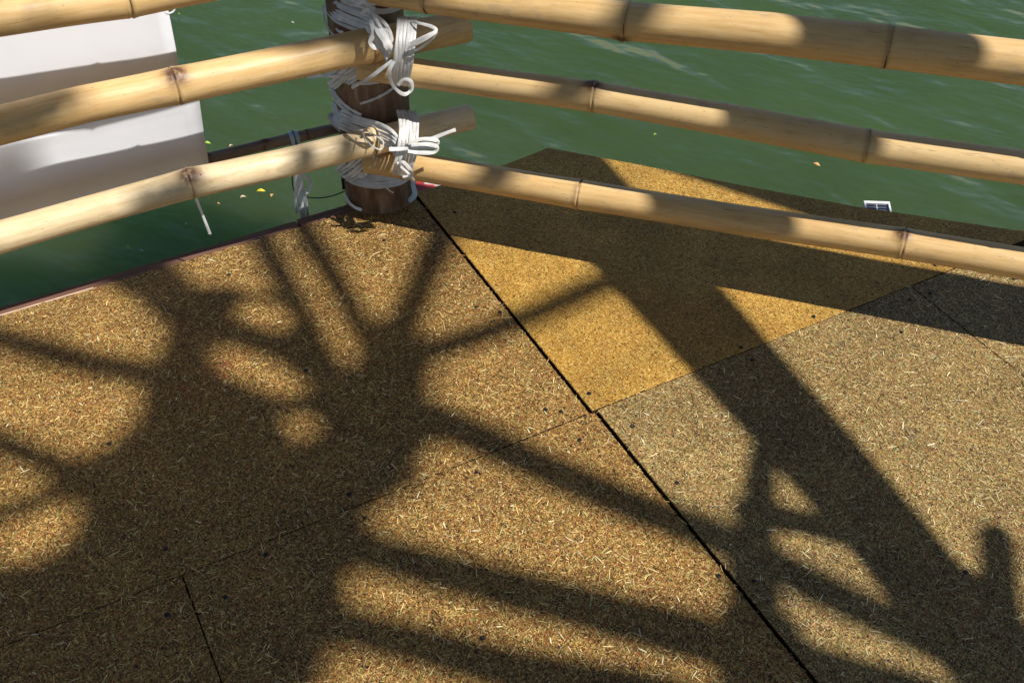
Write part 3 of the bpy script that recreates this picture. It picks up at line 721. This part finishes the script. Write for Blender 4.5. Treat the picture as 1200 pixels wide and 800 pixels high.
# ------------------------------------------------------------------ small things beyond the golden board
fl = empty('striped_float', ground(508, 205, -.10))
def rbox(name, c, s, ang, mat, parent, bev=.004):
    bm = bmesh.new(); bmesh.ops.create_cube(bm, size=1); bmesh.ops.scale(bm, vec=s, verts=bm.verts)
    bmesh.ops.bevel(bm, geom=bm.edges[:], offset=bev, segments=2, affect='EDGES', profile=.5)
    me = bpy.data.meshes.new(name); bm.to_mesh(me); bm.free(); me.materials.append(mat)
    o = bpy.data.objects.new(name, me); sc.collection.objects.link(o); o.location = c; o.rotation_euler = ang
    if parent: shift_to(o, parent)
    return o
g1 = ground(494, 222, -.05); g2 = ground(517, 216, -.045)
rbox('red_block', g1, (.075, .10, .05), (0, 0, R(10)), M_RED, fl, .008); rbox('white_block', g2, (.085, .07, .05), (0, 0, R(-8)), M_WHITEP, fl, .008)
tag(fl, 'red and white float wedged behind the post under the golden board edge', 'float')
# small solar light fixed outside the far edge
sc0 = ground(1029, 247, -.03); ang = (R(8), 0, R(-4)); lampo = empty('solar_light', sc0); lampo.rotation_euler = ang
def lbox(name, c, s, mat, bev=.001):
    o = rbox(name, Vector(c), s, (0, 0, 0), mat, None, bev); o.parent = lampo; return o
lbox('body', (0, 0, -.012), (.066, .062, .018), M_WHITEP, .003)
for s_ in ((0, .028, .066, .008), (0, -.028, .066, .008), (-.0305, 0, .005, .048), (.0305, 0, .005, .048)): lbox('frame_bar', (s_[0], s_[1], 0), (s_[2], s_[3], .008), M_WHITEP, .001)
for j in range(5):
    for i in (-1, 1): lbox('solar_cell', (i * .0145, .0195 - j * .0098, -.0015), (.0255, .0064, .003), M_CELL, .0004)
lbox('bracket', (0, -.02, -.07), (.02, .006, .10), M_WHITEP, .001)
tag(lampo, 'small white framed solar light with dark blue cells beyond the deck edge', 'solar light')

# floating leaves
LEAFC = {'yellow': (.62, .50, .03), 'lime': (.35, .48, .06), 'pink': (.60, .42, .30), 'orange': (.60, .33, .10), 'dark': (.05, .05, .03), 'white': (.6, .6, .55)}
lm = {k: simple('leaf_' + k, c, .5, .4, None, .25, 150) for k, c in LEAFC.items()}
def leaf(px, py, kind, L, rot, text):
    c = ground(px, py, WZ + .004); vs = []; fs = []; n = 8
    for i in range(n + 1):
        t = i / n; w = math.sin(math.pi * min(1, t * 1.02)) ** .8 * L * .28
        for q in (-1, 0, 1): vs.append(((t - .5) * L, q * w, .003 * math.sin(t * 4) + (.0018 if q else 0)))
    for i in range(n):
        for q in range(2): a = i * 3 + q; fs.append((a, a + 3, a + 4, a + 1))
    k = len(vs); vs += [(x, y, z - .0006) for x, y, z in vs]; fs += [tuple(reversed([t + k for t in f_])) for f_ in fs]
    o = mesh_obj('floating_leaf', vs, fs, lm[kind]); o.location = c; o.rotation_euler = (0, 0, R(rot)); tag(o, text, 'leaf', 'leaves and petals floating on the green water')
for a in ((243, 168, 'lime', .022, 5, 'lime green leaf on the water just right of the canvas edge'), (271, 171, 'pink', .016, 60, 'pinkish petal on the water above the lowest left rail'),
          (306, 224, 'yellow', .026, 10, 'bright yellow leaf floating below the lowest left rail'), (285, 231, 'pink', .018, 30, 'pale pink petal floating left of the yellow leaf'),
          (319, 229, 'orange', .018, 80, 'small orange petal floating right of the yellow leaf'), (150, 290, 'lime', .018, 0, 'pale lime leaf floating near the reddish deck plank'),
          (166, 294, 'white', .010, 0, 'tiny pale speck floating beside the lime leaf near the deck plank'), (957, 193, 'orange', .024, -30, 'orange leaf floating between the two lower right rails'),
          (768, 158, 'lime', .014, 40, 'small lime leaf floating below the middle right rail'), (256, 239, 'orange', .009, 0, 'tiny orange speck floating beside the hanging cable tie'),
          (218, 263, 'white', .010, 0, 'tiny white speck floating below the left rail'), (343, 27, 'white', .011, 0, 'tiny white speck floating near the top between canvas and post'),
          (324, 140, 'dark', .013, 20, 'small dark speck floating left of the post'), (210, 17, 'lime', .010, 20, 'tiny lime speck floating beside the canvas at the top'),
          (395, 218, 'dark', .009, 20, 'tiny dark speck floating beside the foot of the post')): leaf(*a)

# ------------------------------------------------------------------ overhead bamboo structure (outside the picture), with sheets and slabs added for shade
M_SHADE = simple('shade_sheet_straw', (.30, .22, .11), .9, .1, (60, .8, .01), .3, 30)
canopy = empty('bamboo_canopy', (-SUN.x * 5.9 - .2, -SUN.y * 5.9 + 1.5, 0))
tag(canopy, 'unseen bamboo canopy with added shade sheets and sky-blocking slabs, known by its starburst shadow', 'canopy')
def lift(P, h): return P - Vector((SUN.x, SUN.y, SUN.z)) * h
def spole(pxs, wpx, hs, wend=None, n=14):
    """a real pole overhead; pxs = its shadow on the deck, hs = height of its two ends"""
    G = [ground(*q) if not isinstance(q, Vector) else q for q in pxs]
    L = [0]
    for a, b in zip(G, G[1:]): L.append(L[-1] + (b - a).length)
    P = [lift(g_, hs[0] + (hs[1] - hs[0]) * l / L[-1]) for g_, l in zip(G, L)]
    def wid(q, t):
        w = wpx if wend is None else wpx + (wend - wpx) * t
        if isinstance(q, Vector): q = (800, 800)
        a = ground(q[0] - w / 2, q[1]); b = ground(q[0] + w / 2, q[1]); return (b - a).length
    k = len(P); vs = []; fs = []
    for i, p_ in enumerate(P):
        t = (P[min(i + 1, k - 1)] - P[max(i - 1, 0)]).normalized(); s = t.cross(Vector((.1, .2, 1))).normalized(); u = s.cross(t)
        r = wid(pxs[i], L[i] / L[-1]) / 2 * .93
        for j in range(n): a = 2 * math.pi * j / n; vs.append(p_ + s * r * math.cos(a) + u * r * math.sin(a))
    fs = [(i * n + j, i * n + (j + 1) % n, (i + 1) * n + (j + 1) % n, (i + 1) * n + j) for i in range(k - 1) for j in range(n)]
    fs += [tuple(reversed(range(n))), tuple((k - 1) * n + j for j in range(n))]
    shift_to(mesh_obj('canopy_pole', vs, fs, M_BAM[0], None, True), canopy)
def spanel(poly, h, holes=(), cell=.022, th=.04):  # unseen sheet, cut to a shadow outline and lifted towards the sun
    G = [q if isinstance(q, Vector) else ground(*q) for q in poly]; H = [[ground(*q) for q in hh] for hh in holes]
    x0, x1 = min(g_.x for g_ in G), max(g_.x for g_ in G); y0, y1 = min(g_.y for g_ in G), max(g_.y for g_ in G)
    nx, ny = int((x1 - x0) / cell) + 1, int((y1 - y0) / cell) + 1
    X, Y = np.meshgrid(x0 + (np.arange(nx) + .5) * cell, y0 + (np.arange(ny) + .5) * cell, indexing='ij')
    K = inside(G, X.ravel(), Y.ravel())
    for hh in H: K &= ~inside(hh, X.ravel(), Y.ravel())
    K = K.reshape(nx, ny); vid = {}; vs = []; fs = []
    def vert(i, j, s):
        if (i, j, s) not in vid:
            vid[(i, j, s)] = len(vs); p_ = lift(Vector((x0 + i * cell, y0 + j * cell, 0)), h); vs.append((p_.x, p_.y, p_.z + s * th + .01 * math.sin(i * 1.7) * math.cos(j * 2.3)))
        return vid[(i, j, s)]
    for i in range(nx):
        for j in range(ny):
            if not K[i, j]: continue
            fs.append((vert(i, j, 1), vert(i + 1, j, 1), vert(i + 1, j + 1, 1), vert(i, j + 1, 1)))
            fs.append((vert(i, j, 0), vert(i, j + 1, 0), vert(i + 1, j + 1, 0), vert(i + 1, j, 0)))
            for di, dj, a, b in ((-1, 0, (i, j), (i, j + 1)), (1, 0, (i + 1, j + 1), (i + 1, j)), (0, -1, (i + 1, j), (i, j)), (0, 1, (i, j + 1), (i + 1, j + 1))):
                ii, jj = i + di, j + dj
                if not (0 <= ii < nx and 0 <= jj < ny and K[ii, jj]): fs.append((vert(*a, 0), vert(*b, 0), vert(*b, 1), vert(*a, 1)))
    shift_to(mesh_obj('shade_sheet', vs, fs, M_SHADE, None), canopy)
H1 = 5.9
# broad sheet with gaps, outlined to cast the shade mass on the deck
spanel([(118, 322), (160, 305), (205, 303), (225, 335), (285, 342), (335, 345), (366, 390), (388, 428), (425, 430), (440, 405), (455, 372), (480, 374), (500, 400), (508, 430),
        (502, 470), (530, 497), (505, 522), (490, 545), (497, 560), (470, 578), (442, 600), (436, 640), (410, 680), (404, 725), (388, 760), (374, 810), (330, 990), (-500, 990), (-900, 700),
        (-200, 640), (0, 662), (40, 672), (88, 638), (102, 590), (62, 578), (60, 548), (110, 543), (152, 514), (174, 482), (176, 445), (188, 425), (206, 398), (196, 375), (160, 352)], H1,
       holes=[[(248, 408), (292, 410), (335, 428), (370, 450), (368, 468), (330, 470), (288, 452), (258, 434)],
              [(284, 354), (325, 353), (354, 374), (342, 396), (308, 388), (284, 374)],
              [(340, 490), (355, 482), (373, 485), (384, 502), (377, 518), (362, 527), (347, 516), (338, 504)]])
F = lambda *a: a
spole([(300, 262), (312, 292), (345, 350), (385, 432)], 36, (H1, H1))
spole([(345, 250), (362, 278), (403, 345), (440, 420)], 35, (H1, H1))
spole([(545, 215), (520, 270), (498, 320), (470, 390)], 42, (H1, H1))
spole([(770, 300), (722, 325), (640, 362), (560, 393), (480, 420)], 40, (H1, H1))
spole([(-150, 358), (0, 396), (100, 424), (200, 444)], 40, (H1, H1), 50)
spole([(-120, 470), (0, 518), (60, 543), (160, 575)], 44, (H1, H1))
spole([(-120, 648), (0, 602), (50, 585), (120, 560)], 34, (H1, H1))
spole([(480, 478), (520, 495), (640, 548), (740, 592), (850, 632), (960, 690), (1100, 755), (1300, 850)], 58, (H1, 3.4), 62)
spole([(400, 632), (440, 648), (560, 679), (680, 710), (800, 742), (900, 770), (1100, 830)], 66, (H1, 3.6), 88)
spole([(380, 728), (430, 740), (520, 762), (600, 784), (720, 806), (900, 850)], 66, (H1, 3.8), 80)
# heavier beam and its braces, nearer the deck
spole([(560, 120), (655, 200), (757, 310), (850, 414), (950, 525), (1045, 635), (1130, 740), (1250, 900)], 128, (3.0, 2.6), 106)
spole([(898, 505), (890, 560), (885, 620), (882, 690), (890, 760)], 28, (3.2, 3.2), 60)
spole([(870, 598), (940, 612), (1010, 630)], 44, (3.2, 3.2))
spole([(1165, 614), (1166, 627)], 20, (3.0, 3.0), 38)
spole([(1166, 624), (1172, 700), (1182, 800)], 40, (3.0, 3.0), 46)
spanel([(1075, 700), (1105, 690), (1140, 668), (1186, 690), (1194, 735), (1330, 760), (1400, 990), (1240, 990), (1150, 800), (1110, 760)], 3.0)  # sheet added to cast the shade at lower right
spanel([(872, 650), (898, 650), (912, 705), (985, 805), (1090, 990), (870, 990), (862, 800), (860, 745), (872, 700)], 3.3)  # sheet added to widen the brace's shadow
spole([(740, 173), (860, 207), (1028, 256), (1190, 294), (1330, 325)], 52, (2.6, 2.6), 120)
V2 = lambda x, y: Vector((x, y, 0))
spanel([V2(-.52, 2.30), V2(-.66, 2.26), V2(-.86, 2.245), V2(-1.0, 2.32), V2(-.93, 2.52), V2(-.70, 2.56), V2(-.56, 2.42)], H1)  # added overhead to shade the lashings and rail beside the post
spanel([V2(-1.14, 2.06), V2(-1.19, 1.95), V2(-1.32, 1.88), V2(-1.40, 1.98), V2(-1.24, 2.08)], H1)  # added overhead to shade the far left of rail and canvas
# leaning masts that carry it, feet on the deck out of the picture
for ax, ay, bx, by in ((1300, 850, 4.2, -1.6), (1100, 830, 3.2, -2.4)):
    p0 = lift(ground(ax, ay), 3.4); p1 = Vector((bx, by, 0))
    me_ = tube('canopy_pole', [p0, p0.lerp(p1, .5), p1], .045, M_BAM[0]); shift_to(me_, canopy)

def sky_block(x0, x1, y0, y1, z):  # unseen slab, added to keep skylight off the shaded deck
    v, f = box((x0 + x1) / 2, (y0 + y1) / 2, z, x1 - x0, y1 - y0, .12)
    shift_to(mesh_obj('sky_block_slab', v, f, M_SHADE), canopy)
sky_block(-8, .9, -8, 1.2, 6.6); sky_block(5.9, 12, -8, 0.0, 6.6); sky_block(.902, 5.898, -8, -2.2, 6.6)
